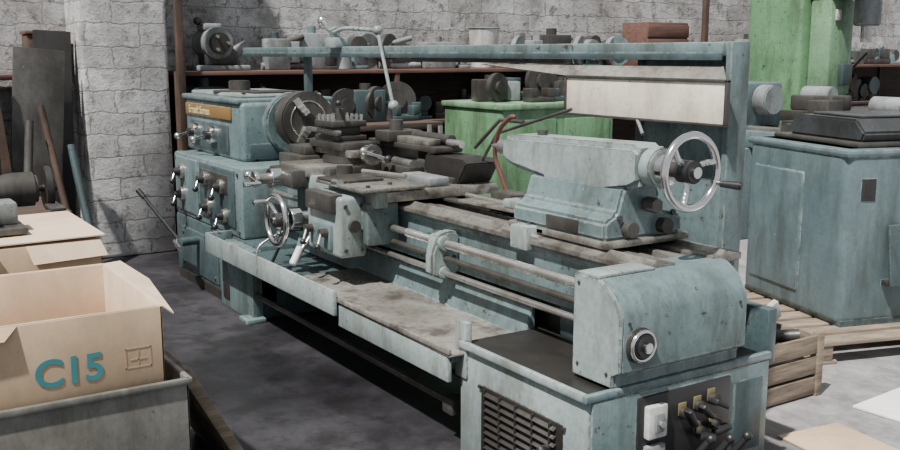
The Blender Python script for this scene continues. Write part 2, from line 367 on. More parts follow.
b.cyl(IRON,(cx+.06,2.6,1.18),(cx+.19,2.6,1.18),.182,seg=48,bev=.01)
b.cyl(DGRIME,(cx+.188,2.6,1.18),(cx+.192,2.6,1.18),.045,seg=24)
for k in range(3):
    a=.6+k*2*math.pi/3
    M=Matrix.Translation(V((cx+.20,2.6,1.18)))@Matrix.Rotation(a,4,'X')
    for lo,hi in (((-.01,-.022,.05),(.015,.022,.16)),((.015,-.02,.05),(.03,.02,.11)),((.03,-.02,.05),(.045,.02,.08))):
        bb=bmesh.new(); bmesh.ops.create_cube(bb,size=1)
        bmesh.ops.scale(bb,vec=[hi[i]-lo[i] for i in range(3)],verts=bb.verts); bmesh.ops.translate(bb,vec=[(hi[i]+lo[i])/2 for i in range(3)],verts=bb.verts)
        b.add(bb,STEEL,M)
b.torus(RAIL,(cx+.19,2.6,1.18),(1,0,0),.12,.004)
b.done()
# carriage
b=B('carriage',L)
b.box(RAIL,(-5.30,2.28,.875),(-4.12,2.96,.93),.01)
b.box(PALE,(-5.30,2.22,.85),(-4.12,2.30,.94),.012)
b.box(RAIL,(-4.62,2.14,.935),(-4.10,2.50,.955),.006)
b.box(IRON,(-4.60,2.14,.955),(-4.35,2.40,.968),.004)
b.box(DTEAL,(-5.05,2.22,.58),(-4.55,2.38,.88),.015)
b.box(TEAL,(-4.57,2.20,.66),(-4.16,2.38,.87),.015)
b.box(PALE,(-4.60,2.08,.60),(-4.22,2.23,.905),.02,seg=3)
b.box(IRON,(-4.56,2.05,.82),(-4.26,2.12,.915),.008); b.box(TEAL,(-4.53,2.06,.63),(-4.3,2.10,.76),.012)
for x in (-4.5,-4.33): b.cyl(IRON,(x,2.08,.72),(x,2.02,.72),.022); b.cyl(STEEL,(x,2.03,.72),(x+.04,1.99,.66),.008); b.sph(BLACK,(x+.04,1.99,.66),.016)
for y in (2.11,2.2):
    for z in (.64,.86): b.bolt((-4.22,y,z),(1,0,0),.010)
b.cyl(IRON,(-4.22,2.155,.76),(-4.20,2.155,.76),.03)
b.cyl(STEEL,(-4.75,2.24,.73),(-4.75,2.05,.73),.035,seg=24,bev=.004); b.cyl(CHROME,(-4.75,2.10,.73),(-4.75,2.04,.73),.06,seg=28,bev=.004)
b.wheel((-4.75,1.97,.73),(0,-1,0),.130,.016,CHROME,IRON,handle=None,ns=3,a0=.3,hr=.038,hl=.07,dish=.02)
b.cyl(CHROME,(-4.84,1.97,.82),(-4.84,1.88,.82),.012,.016,seg=14,bev=.004)
b.cyl(STEEL,(-4.62,2.12,.67),(-4.60,2.02,.56),.012); b.cyl(WHITE,(-4.61,2.04,.60),(-4.58,1.98,.52),.02,seg=14,bev=.004)
b.cyl(IRON,(-4.9,2.2,.66),(-4.9,2.1,.66),.03); b.cyl(BLACK,(-4.9,2.1,.66),(-4.96,2.02,.45),.009)
b.curve(STEEL,[(-4.98,2.15,.64),(-5.0,1.97,.55),(-4.98,1.95,.44),(-5.0,1.95,.38)],.006)
b.box(RAIL,(-5.22,2.20,.93),(-4.86,2.96,.985),.006)
b.box(IRON,(-5.20,2.12,.87),(-4.88,2.24,.97),.012)
b.cyl(CHROME,(-5.05,2.13,.915),(-5.05,2.06,.915),.055,seg=30,bev=.004); b.cyl(STEEL,(-5.05,2.06,.915),(-5.05,1.98,.915),.03,seg=20)
b.cyl(CHROME,(-5.05,1.99,.915),(-5.05,1.965,.915),.045,seg=24,bev=.004)
b.cyl(CHROME,(-5.13,1.97,.93),(-4.97,1.97,.90),.010); b.sph(CHROME,(-5.13,1.97,.93),.026); b.cyl(CHROME,(-4.97,1.975,.90),(-4.97,1.88,.90),.011,.015)
b.cyl(IRON,(-5.02,2.55,.985),(-5.02,2.55,1.02),.16,seg=36,bev=.004)
b.box(RAIL,(-5.30,2.46,1.02),(-4.84,2.64,1.06),.005); b.box(IRON,(-5.34,2.44,1.055),(-4.90,2.66,1.10),.006)
b.cyl(IRON,(-4.84,2.55,1.045),(-4.79,2.55,1.045),.038,seg=24); b.cyl(CHROME,(-4.79,2.55,1.045),(-4.74,2.55,1.045),.058,seg=30,bev=.005)
b.cyl(IRON,(-4.74,2.55,1.045),(-4.72,2.55,1.045),.024); b.cyl(CHROME,(-4.725,2.48,1.07),(-4.725,2.62,1.02),.010); b.sph(CHROME,(-4.725,2.48,1.07),.022); b.sph(BLACK,(-4.70,2.62,1.02),.022)
b.box(IRON,(-5.26,2.44,1.10),(-5.02,2.66,1.13),.004); b.box(IRON,(-5.23,2.465,1.13),(-5.05,2.635,1.18),.003); b.box(IRON,(-5.26,2.44,1.18),(-5.02,2.66,1.215),.004)
for x in (-5.23,-5.17,-5.11,-5.05):
    for y in (2.46,2.55,2.64):
        if not(x in(-5.17,-5.11) and y==2.55): b.cyl(STEEL,(x,y,1.215),(x,y,1.25),.010,seg=6)
b.cyl(IRON,(-5.14,2.55,1.2),(-5.14,2.55,1.28),.028); b.cyl(STEEL,(-5.14,2.55,1.27),(-5.0,2.47,1.32),.009); b.sph(BLACK,(-5.0,2.47,1.32),.018)
b.box(STEEL,(-5.40,2.455,1.14),(-4.98,2.475,1.165),.002); b.box(IRON,(-5.20,2.42,1.14),(-4.92,2.44,1.16),.002)
b.box(IRON,(-5.60,2.35,.90),(-5.28,2.75,1.0),.01); b.box(IRON,(-5.56,2.4,1.0),(-5.32,2.66,1.05),.006)
b.box(IRON,(-5.18,2.80,.985),(-4.92,2.95,1.07),.008); b.box(IRON,(-5.16,2.74,1.07),(-4.4,2.92,1.10),.006); b.box(RAIL,(-5.1,2.76,1.10),(-4.5,2.84,1.135),.004)
b.cyl(IRON,(-4.9,2.88,1.13),(-4.45,2.88,1.13),.03); b.cyl(STEEL,(-4.45,2.86,1.12),(-4.32,2.86,1.12),.02)
b.prism(DGRIME,[(-4.52,.99),(-4.46,.93),(-4.18,.93),(-4.10,1.04),(-4.14,1.06),(-4.50,1.06)],'y',2.74,2.95,.006)
b.box(IRON,(-5.0,2.70,1.10),(-4.84,2.93,1.16),.008); b.cyl(IRON,(-4.92,2.8,1.16),(-4.92,2.8,1.22),.04)
for g_ in ((-4.7,2.89,1.14),(-4.6,2.9,1.14)): b.cyl(STEEL,g_,(g_[0],g_[1],g_[2]+.06),.014,seg=8)
for x in (-4.95,-4.2): b.bolt((x,2.35,.955 if x>-4.5 else .93),(0,0,1),.014)
for x in (-4.55,-4.35,-4.15): b.bolt((x,2.2,.957),(0,0,1),.012)
b.box(GREY,(-4.46,2.56,.93),(-4.16,2.68,.975),.01); b.cyl(CHROME,(-4.40,2.14,.96),(-4.33,2.14,.96),.02)
b.cyl(IRON,(-4.72,2.36,.93),(-4.72,2.36,1.0),.045,seg=20,bev=.004); b.box(IRON,(-4.84,2.30,.93),(-4.78,2.50,.98),.005); b.cyl(STEEL,(-4.62,2.42,.975),(-4.30,2.50,.975),.013)
b.box(IRON,(-4.42,2.72,.93),(-4.2,2.90,.96),.005); b.cyl(STEEL,(-4.8,2.72,1.0),(-4.56,2.70,1.0),.022); b.box(IRON,(-4.86,2.66,.93),(-4.54,2.76,.985),.006)
b.curve(HOSE,[(-3.9,2.86,.90),(-3.93,2.84,.99),(-3.96,2.82,1.1),(-3.90,2.8,1.22),(-3.80,2.79,1.29),(-3.76,2.79,1.30)],.012,6)
b.tube(IRON,[(-4.14,2.86,1.04),(-4.0,2.86,1.20),(-3.4,2.84,1.35)],.008)
b.tube(IRON,[(-4.3,2.93,1.1),(-4.1,2.95,1.26),(-3.9,2.95,1.26)],.010)
b.box(IRON,(-4.3,2.62,.86),(-3.72,2.68,.875),.003)
b.done()
b=B('bed_clutter',L)
b.box(RAIL,(-3.95,2.6,.88),(-3.45,2.9,.895),.003,rot=(0,0,4)); b.box(PALE,(-3.62,2.62,.895),(-3.34,2.9,.935),.01); b.cyl(STEEL,(-4.0,2.68,.90),(-3.4,2.66,.90),.014)
b.box(IRON,(-3.9,2.75,.895),(-3.7,2.86,.93),.006)
b.done()
# tailstock
b=B('tailstock',L)
Y=2.6;Z=1.18
b.box(RAIL,(-3.30,2.42,.872),(-2.68,2.86,.90),.006)
b.prism(TEAL,[(2.43,.90),(2.43,.97),(2.49,1.0),(2.52,1.10),(2.69,1.10),(2.72,1.0),(2.84,.97),(2.84,.90)],'x',-3.28,-2.70,.012)
b.prism(PALE,[(-3.42,1.11),(-3.50,1.14),(-3.50,1.235),(-3.44,1.25),(-2.66,1.265),(-2.62,1.24),(-2.62,1.12),(-2.68,1.09),(-2.80,1.07),(-2.84,.99),(-3.16,.99),(-3.20,1.08)],'y',2.52,2.68,.022)
b.cyl(PALE,(-2.64,Y,Z),(-2.58,Y,Z),.075,seg=36,bev=.006)
b.cyl(IRON,(-3.52,Y,Z),(-3.49,Y,Z),.05,seg=28,bev=.004); b.cyl(STEEL,(-3.60,Y,Z),(-3.50,Y,Z),.034,seg=24,bev=.004); b.cyl(STEEL,(-3.68,Y,Z),(-3.60,Y,Z),.003,.02,seg=20)
b.cyl(CHROME,(-2.58,Y,Z),(-2.535,Y,Z),.058,seg=36,bev=.004); b.cyl(IRON,(-2.54,Y,Z),(-2.44,Y,Z),.028,seg=24)
b.wheel((-2.44,Y,Z),(1,0,0),.132,.0145,CHROME,BLACK,None,3,.25,.042,.07,.015)
h=V((-2.44,2.6+.124,Z-.048)); b.cyl(CHROME,h,h+V((.03,.0,0)),.009); b.cyl(BLACK,h+V((.025,0,0)),h+V((.10,.03,-.003)),.012,.016,seg=16,bev=.004)
b.cyl(IRON,(-3.3,2.6,1.25),(-3.3,2.6,1.275),.022)
b.box(IRON,(-3.05,2.425,.91),(-2.85,2.44,.96),.003)
b.box(DGRIME,(-3.05,2.51,1.02),(-2.92,2.53,1.07),.004)
b.cyl(IRON,(-2.70,2.54,.94),(-2.66,2.54,.94),.03); b.cyl(IRON,(-2.70,2.72,.94),(-2.66,2.72,.94),.03)
for y in (2.5,2.78): b.bolt((-2.70,y,.985),(1,0,0),.012)
b.box(DGRIME,(-3.2,2.44,.855),(-2.75,2.84,.875),.0)
b.cyl(IRON,(-2.69,2.63,1.03),(-2.63,2.63,1.03),.03,seg=6)
b.done()
# splash guard
b=B('splash_guard',L)
b.box(TEAL,(-7.60,2.91,1.588),(-2.60,3.03,1.642),.006)
b.box(DTEAL,(-7.6,2.902,1.572),(-2.60,2.915,1.60),.003)
b.box(TEAL,(-3.12,2.995,.45),(-2.585,3.01,1.59),.004)
b.box(TEAL,(-2.60,2.93,.72),(-2.57,3.035,1.645),.006)
b.box(DTEAL,(-3.14,2.985,.45),(-3.10,3.02,1.588),.006)
b.box(DTEAL,(-2.75,3.012,.30),(-2.62,3.03,.8),.006)
b.box(DTEAL,(-6.57,2.97,.45),(-6.52,3.02,1.59),.005)
b.box(IRON,(-5.0,2.95,1.55),(-3.6,3.0,1.59),.005)
b.box(CREAM,(-3.48,2.875,1.33),(-2.54,2.883,1.49),.003)
for lo,hi in (((-3.49,2.868,1.488),(-2.53,2.888,1.502)),((-3.49,2.868,1.322),(-2.53,2.888,1.333)),((-3.49,2.868,1.325),(-3.475,2.888,1.50)),((-2.545,2.868,1.325),(-2.53,2.888,1.50))):
    b.box(IRON,lo,hi,.003)
b.quad(TRAY,[(-4.23,2.92,1.545),(-2.60,2.92,1.55),(-2.54,2.87,1.50),(-3.48,2.87,1.50)],.006)
b.cyl(STEEL,(-3.02,2.88,1.33),(-2.94,2.84,1.27),.008)
b.curve(PALE,[(-6.02,2.88,1.80),(-5.9,2.88,1.735),(-5.7,2.88,1.755),(-5.28,2.88,1.735)],.013,6)
b.tube(PALE,[(-5.28,2.88,1.735),(-5.10,2.88,1.30)],.011); b.sph(CHROME,(-6.05,2.88,1.81),.032); b.sph(PALE,(-5.28,2.88,1.735),.03); b.sph(PALE,(-5.09,2.88,1.29),.032)
b.box(PALE,(-5.98,2.86,1.63),(-5.82,2.96,1.70),.012); b.cyl(PALE,(-5.9,2.91,1.69),(-5.9,2.88,1.76),.03,seg=16)
b.done()
# ---------------------------------------------------------------- cardboard etc (left)
b=B('sheet_metal_bin'); th=.006; x0,y0,z0,x1,y1,z1=-3.76,-.15,0,-2.93,.90,.585
b.box(BIN,(x0,y0,z0),(x1,y1,z0+th),0)
b.box(BIN,(x1-th,y0,z0),(x1,y1,z1),.001); b.box(BIN,(x0,y0,z0),(x0+th,y1,z1),.001)
b.box(BIN,(x0,y0,z0),(x1,y0+th,z1),.001); b.box(BIN,(x0,y1-th,z0),(x1,y1,z1),.001)
b.box(BIN,(-2.937,-.15,.565),(-2.918,.905,.588),.004); b.box(BIN,(-3.76,.893,.565),(-2.92,.912,.588),.004)
b.box(BIN,(-2.935,-.1,.30),(-2.92,.88,.33),.005); b.box(BIN,(-3.74,-.13,.50),(-2.95,.88,.52),0)
b.done()
cb=empty('cardboard_box')
b=B('carton',cb)
X0,Y0,Z0,X1,Y1,Z1=-3.70,-.10,.521,-2.97,.84,.82
t=.006
b.box(CARD,(X0,Y0,Z0),(X1,Y1,Z0+t),0)
b.box(CARD,(X1-t,Y0,Z0),(X1,Y1,Z1),.001); b.box(CARDIN,(X0,Y0,Z0),(X0+t,Y1,Z1),.001)
b.box(CARD,(X0,Y0,Z0),(X1,Y0+t,Z1),.001); b.box(CARDIN,(X0,Y1-t,Z0),(X1,Y1,Z1),.001)
b.quad(CARD,[(X1,Y0,Z1),(X1,Y1-.42,Z1),(X1+.025,Y1-.46,Z1-.035),(X1+.03,Y0,Z1-.05)],.004)
b.quad(CARDIN,[(X0,Y1,Z1),(X1,Y1,Z1),(X1,Y1+.035,Z1-.03),(X0+.3,Y1+.08,Z1-.01),(X0+.03,Y1+.05,Z1+.01)],.004)
b.quad(CARDIN,[(X0,Y0,Z1),(X0,Y1,Z1),(X0-.08,Y1-.03,Z1-.05),(X0-.08,Y0,Z1-.05)],.004)
b.quad(CARD,[(X0+.25,Y0+.1,Z1-.14),(X1-.10,Y0+.1,Z1-.12),(X1-.11,Y1-.15,Z1-.14),(X0+.2,Y1-.2,Z1-.18)],.004)
b.quad(CARDIN,[(X1-.01,Y1-.50,Z1),(X1-.01,Y1,Z1),(X1-.15,Y1-.06,Z1-.07),(X1-.14,Y1-.46,Z1-.06)],.004)
b.done()
text('stencil',"C15",.118,TINK,FX(-2.968,.455,.622),cb,off=.022)
b=B('printed_mark',cb)
for lo,hi in (((.72,.635),(.724,.70)),((.796,.635),(.80,.70)),((.72,.635),(.80,.639)),((.72,.696),(.80,.70)),((.735,.66),(.785,.664)),((.758,.645),(.762,.69))): b.box(PRINT,(-2.9705,lo[0],lo[1]),(-2.9685,hi[0],hi[1]),0)
b.done()
b=B('wooden_crate_stand'); b.box(DWOOD,(-4.75,-.2,0),(-3.95,.88,.50),.01)
for i in range(4): b.box(WOOD,(-3.955,-.2,.03+i*.12),(-3.935,.88,.13+i*.12),.004)
b.done()
c2=empty('cardboard_carton')
b=B('carton_body',c2)
b.box(CARD,(-4.70,-.1,.50),(-4.0,.90,.86),.006); b.quad(CARDIN,[(-4.7,-.1,.862),(-4.0,-.1,.862),(-4.0,.92,.875),(-4.7,.92,.875)],.005)
b.quad(CARD,[(-4.0,-.1,.862),(-4.0,.5,.862),(-3.93,.48,.885),(-3.93,-.1,.885)],.004)
b.quad(CARDIN,[(-4.0,.62,.86),(-4.0,.9,.86),(-3.97,.92,.80),(-3.97,.64,.79)],.004)
b.box(GLAB,(-4.001,.30,.66),(-3.996,.52,.77),0)
b.done()
b=B('machine_vise')
b.box(IRON,(-4.62,.2,.882),(-4.15,.66,.91),.008); b.box(RUST,(-4.55,.25,.91),(-4.43,.6,.98),.01); b.box(IRON,(-4.28,.26,.91),(-4.18,.56,.955),.01)
b.cyl(IRON,(-4.5,.4,.95),(-4.1,.4,.95),.022); b.cyl(RAIL,(-4.35,.15,.95),(-4.35,.5,.99),.035); b.box(GREY,(-4.62,.2,.91),(-4.56,.4,1.08),.008)
b.box(GREY,(-4.4,.5,.91),(-4.25,.64,1.0),.01); b.cyl(IRON,(-4.5,.3,.97),(-4.5,.3,1.1),.04)
b.cyl(STEEL,(-4.11,.33,.97),(-4.11,.48,.93),.009)
b.done()
b=B('leaning_plank')
b.box(WOOD,(-3.9,-.02,0),(-3.13,.02,.58),.004,rot=(28,0,0),piv=(0,0,0))
b.done(loc=(0,1.235,.01))
b=B('leaning_steel_plates')
b.box(IRON,(-7.72,1.14,0),(-7.69,1.50,1.62),.005,rot=(-6,-6,0)); b.box(RUST,(-7.6,.75,0),(-7.57,1.12,1.50),.005,rot=(4,-7,0))
b.box(DGRIME,(-7.9,1.35,0),(-7.86,1.62,1.75),.005,rot=(-3,-5,0)); b.box(DGRIME,(-7.5,.4,0),(-7.46,.72,1.3),.005,rot=(2,-8,0))
b.cyl(DTEAL,(-7.3,1.62,0),(-7.65,1.55,.9),.03); b.cyl(RUST,(-7.3,1.5,0),(-7.6,1.35,1.2),.025); b.cyl(IRON,(-7.2,1.1,0),(-7.5,1.25,1.1),.03)
b.done(loc=(0,0,.02))
b=B('scrap_bench')
b.box(DWOOD,(-7.3,-.6,.55),(-6.5,1.3,.6),.004)
for x in (-7.25,-6.6):
    for y in (-.5,1.2): b.box(IRON,(x,y,0),(x+.06,y+.06,.55),.003)
b.done()
b=B('floor_grinder')
b.box(IRON,(-6.25,.62,0),(-5.85,1.0,.06),.01); b.cyl(IRON,(-6.05,.8,.05),(-6.05,.8,.70),.09,.07,seg=20); b.cyl(IRON,(-6.05,.6,.82),(-6.05,1.02,.82),.10,seg=28,bev=.02)
b.cyl(DGRIME,(-6.05,.5,.82),(-6.05,.56,.82),.13,seg=30,bev=.006); b.cyl(DGRIME,(-6.05,1.06,.82),(-6.05,1.10,.82),.13,seg=30,bev=.006); b.cyl(IRON,(-6.05,.5,.82),(-6.05,1.13,.82),.02)
b.box(IRON,(-5.95,.48,.72),(-5.75,.58,.74),.003); b.box(IRON,(-5.95,1.04,.72),(-5.75,1.12,.74),.003)
b.cyl(RUST,(-6.05,.8,.92),(-6.05,.8,1.02),.04)
b.done()
# ---------------------------------------------------------------- shelf along back wall
SH=empty('storage_shelf')
b=B('shelf_frame',SH)
b.box(RWOOD,(-8.28,2.44,1.42),(-7.74,13.5,1.455),.004); b.box(DWOOD,(-8.28,2.44,.95),(-7.74,13.5,.985),.004); b.box(DWOOD,(-8.28,2.44,.35),(-7.74,13.5,.385),.004)
for y in (2.40,4.4,6.4,8.4,10.4,12.4): b.box(RUST,(-7.8,y,0),(-7.745,y+.05,1.455),.004); b.box(RUST,(-8.28,y,0),(-8.24,y+.05,1.455),.004)
b.box(DWOOD,(-8.29,2.45,.0),(-8.27,13.4,1.42),.0)  # dark back board added to stand in for shadow on the wall
b.done()
for y in (2.40,8.3):
    b=B('rusty_steel_post'); b.box(RUST,(-7.735,y,0),(-7.68,y+.06,3.6),.004); b.box(IRON,(-7.74,y-.02,0),(-7.66,y+.08,.03),.003); b.done()
b=B('wall_rack_board'); b.box(RWOOD,(-8.28,-3,1.40),(-7.95,1.66,1.44),.004)
for y in (-.5,.9,1.55): b.box(RUST,(-8.05,y,0),(-8.0,y+.05,1.42),.003)
b.done()
b=B('rusty_tool_tin'); b.box(RUST,(-8.24,1.36,1.442),(-8.02,1.64,1.74),.015); b.box(RWOOD,(-8.25,1.35,1.74),(-8.01,1.65,1.77),.008); b.torus(IRON,(-8.0,1.5,1.6),(1,0,0),.03,.005,20,6); b.done()
def gearpart(b,c,r,n,mat,w=.05):
    c=V(c); n=V(n).normalized(); b.cyl(mat,c-n*w/2,c+n*w/2,r,seg=26,bev=.004); b.cyl(mat,c-n*w,c+n*w,r*.45,seg=18,bev=.004); b.torus(mat,c,n,r*.8,r*.07,24,6)
def clutter(name,lo,hi,n,mats,smin=.04,smax=.14,hmax=.2,seed=1,parent=None,hmin=.05):
    rd=random.Random(seed); b=B(name,parent); z=lo[2]
    for i in range(n):
        s=rd.uniform(smin,smax)/1.3; mg=s*1.05
        x=rd.uniform(lo[0]+mg,max(lo[0]+mg,hi[0]-mg)); y=lo[1]+(hi[1]-lo[1])*(i+rd.random()*.8)/n; y=min(max(y,lo[1]+mg),hi[1]-mg)
        m=rd.choice(mats); m2=rd.choice(mats); h=rd.uniform(hmin,hmax); k=rd.randint(0,5)
        if k==0: b.box(m,(x-s/2,y-s*.8,z),(x+s/2,y+s*.8,z+h),.012,rot=(0,0,rd.uniform(-30,30))); b.cyl(m2,(x,y,z+h),(x,y,z+h*1.2),s*.25,seg=14)
        elif k==1: b.cyl(m,(x,y,z),(x,y,z+h*.8),s*.6,s*.5,seg=20,bev=.005); b.cyl(m2,(x,y,z+h*.8),(x,y,z+h),s*.3,seg=16,bev=.003)
        elif k==2:
            r=min(max(s,h*.5),.16); gearpart(b,(x,y,z+r),r*.99,(1,rd.uniform(-.6,.6),0),m,.05)
        elif k==3:
            r=min(s*.5,h*.6)
            b.box(m,(x-s/2,y-s/2,z),(x+s/2,y+s/2,z+.03),.004); b.box(m,(x-s*.3,y-s*.3,z+.03),(x+s*.3,y+s*.3,z+h*.7),.01); b.cyl(m2,(x-s*.4,y,z+h*.7),(x+s*.45,y,z+h*.7),r,seg=22,bev=.005)
        elif k==4:
            b.cyl(m,(x,y-s,z+.031),(x,y+s,z+.031),.03,seg=16); b.cyl(m,(x+.03,y-s*.8,z+.075),(x-.03,y+s*.8,z+.075),.018,seg=12); b.box(m2,(x-.04,y-s*.4,z+.06),(x+.04,y+s*.3,z+max(.1,h*.8)),.01); b.cyl(m,(x,y-s*.5,z+h*.75),(x,y+s*.6,z+h*.95),.025,seg=12)
        else:
            b.box(m,(x-s/2,y-s,z),(x+s/2,y+s,z+h*.35),.006); b.box(m,(x-s/2,y-s,z+h*.35),(x+s/2,y-s*.5,z+h),.008); b.box(m,(x-s/2,y+s*.5,z+h*.35),(x+s/2,y+s,z+h),.008)
    return b.done()
IM=[IRON,GREY,GREY,DTEAL,GREY,IRON,TEAL]
DM=[IRON,DGRIME,RUST,IRON,DGRIME,DTEAL]
clutter('spare_machine_parts',(-8.2,3.2,1.457),(-7.75,5.35,1.8),15,IM,.14,.30,.32,3,None,.17)
clutter('spare_machine_parts',(-8.2,5.75,1.457),(-7.75,7.5,1.8),13,IM,.14,.30,.36,21,None,.18)
clutter('stacked_parts',(-8.2,2.5,.986),(-7.75,12,1.3),60,DM,.12,.32,.36,5,SH,.15)
clutter('spare_machine_parts',(-8.2,8.5,1.457),(-7.75,12.5,1.75),20,IM,.14,.34,.34,9,None,.15)
b=B('dividing_head')
b.box(GREY,(-8.15,2.62,1.456),(-7.82,3.06,1.50),.01); b.box(IRON,(-8.1,2.70,1.50),(-7.88,2.98,1.62),.02); b.cyl(GREY,(-8.15,2.80,1.68),(-7.84,2.80,1.68),.13,seg=30,bev=.012)
b.cyl(IRON,(-7.84,2.80,1.68),(-7.80,2.80,1.68),.085,seg=26,bev=.006); b.cyl(GREY,(-8.0,2.98,1.6),(-8.0,3.1,1.66),.05); b.box(GREY,(-8.1,2.7,1.78),(-7.9,2.86,1.84),.02); b.sph(IRON,(-8.0,2.68,1.86),.035)
for k in range(3): b.cyl(STEEL,(-7.8,2.80+.06*math.cos(k*2.1),1.68+.06*math.sin(k*2.1)),(-7.77,2.80+.06*math.cos(k*2.1),1.68+.06*math.sin(k*2.1)),.014)
b.done()
b=B('metal_can'); b.cyl(WHITE,(-8.0,5.55,1.456),(-8.0,5.55,1.84),.12,.15,seg=24,bev=.006); b.torus(GREY,(-8,5.55,1.84),(0,0,1),.15,.008); b.cyl(GREY,(-8.0,5.55,1.84),(-8,5.55,1.85),.14); b.done()
b=B('storage_crate'); b.box(RWOOD,(-8.25,7.6,1.456),(-7.85,8.22,1.93),.01)
for i in range(3): b.box(RWOOD,(-7.855,7.6,1.47+i*.15),(-7.835,8.22,1.60+i*.15),.004)
b.done()
# ---------------------------------------------------------------- bench with parts behind lathe
b=B('workbench')
b.box(DWOOD,(-7.45,3.35,1.0),(-6.7,4.25,1.05),.006)
for x in (-7.4,-6.8):
    for y in (3.4,4.13): b.box(IRON,(x,y,0),(x+.07,y+.07,1.0),.005)
b.box(DWOOD,(-7.4,3.42,.4),(-6.75,4.2,.44),.004); b.done()
clutter('loose_castings',(-7.4,3.38,1.052),(-6.72,4.22,1.3),14,[GREY,IRON,DTEAL,IRON,DTEAL],.12,.24,.26,12)
b=B('green_machine_cabinet')
b.box(GREEN,(-7.0,4.45,0),(-6.15,5.6,1.17),.02); b.box(LGREEN,(-7.02,4.43,1.16),(-6.13,5.62,1.205),.01)
b.box(GREEN,(-6.155,4.5,.2),(-6.14,4.98,1.08),.008); b.box(GREEN,(-6.155,5.07,.2),(-6.14,5.55,1.08),.008)
b.cyl(BLACK,(-6.14,4.94,.9),(-6.11,4.94,.9),.02); b.cyl(BLACK,(-6.14,5.12,.9),(-6.11,5.12,.9),.02)
b.done()
clutter('loose_castings',(-6.95,4.5,1.208),(-6.2,5.56,1.3),10,[GREY,IRON,DTEAL,IRON,DGRIME],.14,.26,.20,14,None,.1)
b=B('small_lathe')
b.box(MTEAL,(-6.2,6.6,0),(-5.6,7.2,.8),.02); b.box(MTEAL,(-4.6,6.6,0),(-4.1,7.2,.8),.02)
b.box(MTEAL,(-6.3,6.65,.8),(-4.0,7.15,.95),.02); b.box(RAIL,(-6.2,6.7,.95),(-4.05,6.8,.98),.004); b.box(RAIL,(-6.2,7.0,.95),(-4.05,7.1,.98),.004)
b.box(MTEAL,(-6.35,6.62,.95),(-5.7,7.18,1.35),.03); b.cyl(GREY,(-5.7,6.9,1.2),(-5.56,6.9,1.2),.13,seg=30,bev=.01)
b.box(IRON,(-5.2,6.55,.97),(-4.9,7.15,1.06),.01); b.box(IRON,(-5.15,6.8,1.06),(-4.95,7.0,1.22),.01)
b.box(GREY,(-4.5,6.75,.98),(-4.2,7.0,1.15),.02); b.cyl(GREY,(-4.6,6.87,1.2),(-4.1,6.87,1.2),.07,seg=24,bev=.008); b.wheel((-4.05,6.87,1.2),(1,0,0),.11,.012,CHROME,IRON,None)
b.cyl(IRON,(-5.05,6.5,1.0),(-5.05,6.42,1.0),.05)
b.done()
b=B('milling_machine')
b.box(GREEN,(-6.75,7.75,0),(-5.8,8.75,.14),.02); b.box(GREEN,(-6.75,7.9,.14),(-6.1,8.55,2.15),.04,seg=3)
b.box(GREEN,(-6.7,7.95,2.15),(-5.45,8.5,2.5),.05); b.box(LGREEN,(-6.09,8.0,1.2),(-5.85,8.35,2.1),.03); b.cyl(GREY,(-5.65,8.25,2.15),(-5.65,8.25,1.85),.12,seg=26,bev=.01); b.cyl(STEEL,(-5.65,8.25,1.85),(-5.65,8.25,1.7),.05)
b.box(GREEN,(-6.1,7.95,.7),(-5.45,8.5,.98),.03); b.box(IRON,(-6.0,7.5,.98),(-5.4,8.9,1.08),.008); b.cyl(STEEL,(-5.7,8.25,.14),(-5.7,8.25,.7),.05)
b.wheel((-5.4,8.25,.85),(1,0,0),.12,.012,CHROME,IRON,0.)
b.box(WHITE,(-5.85,8.05,1.9),(-5.83,8.12,2.0),.004); b.box(DTEAL,(-5.85,8.15,1.3),(-5.8,8.3,1.5),.01)
b.cyl(BLACK,(-6.1,8.5,1.3),(-5.9,8.65,1.6),.012)
b.box(IRON,(-5.95,7.6,1.08),(-5.5,7.9,1.22),.02); b.cyl(GREY,(-5.9,7.75,1.22),(-5.6,7.75,1.22),.08,seg=22,bev=.006)
b.done()
b=B('tool_grinder')
b.box(MTEAL,(-5.0,8.3,0),(-4.3,9.2,1.0),.03); b.box(DTEAL,(-5.0,8.4,1.0),(-4.4,9.1,1.35),.04); b.cyl(GREY,(-4.6,8.35,1.18),(-4.6,8.1,1.18),.12,seg=26,bev=.01); b.box(IRON,(-5.0,8.2,1.35),(-4.4,8.9,1.39),.006); b.cyl(IRON,(-4.7,8.6,1.39),(-4.7,8.6,1.5),.06)
b.done()
b=B('surface_grinder')
b.box(MTEAL,(-6.3,10.2,0),(-5.4,11.6,1.0),.03); b.box(GREY,(-6.4,10.0,1.0),(-5.3,11.8,1.12),.01); b.box(DTEAL,(-6.3,10.6,1.12),(-5.9,11.2,1.65),.03); b.box(GREY,(-5.9,10.7,1.3),(-5.5,11.1,1.55),.02); b.cyl(IRON,(-5.7,10.5,1.3),(-5.7,10.6,1.3),.15)
b.done()
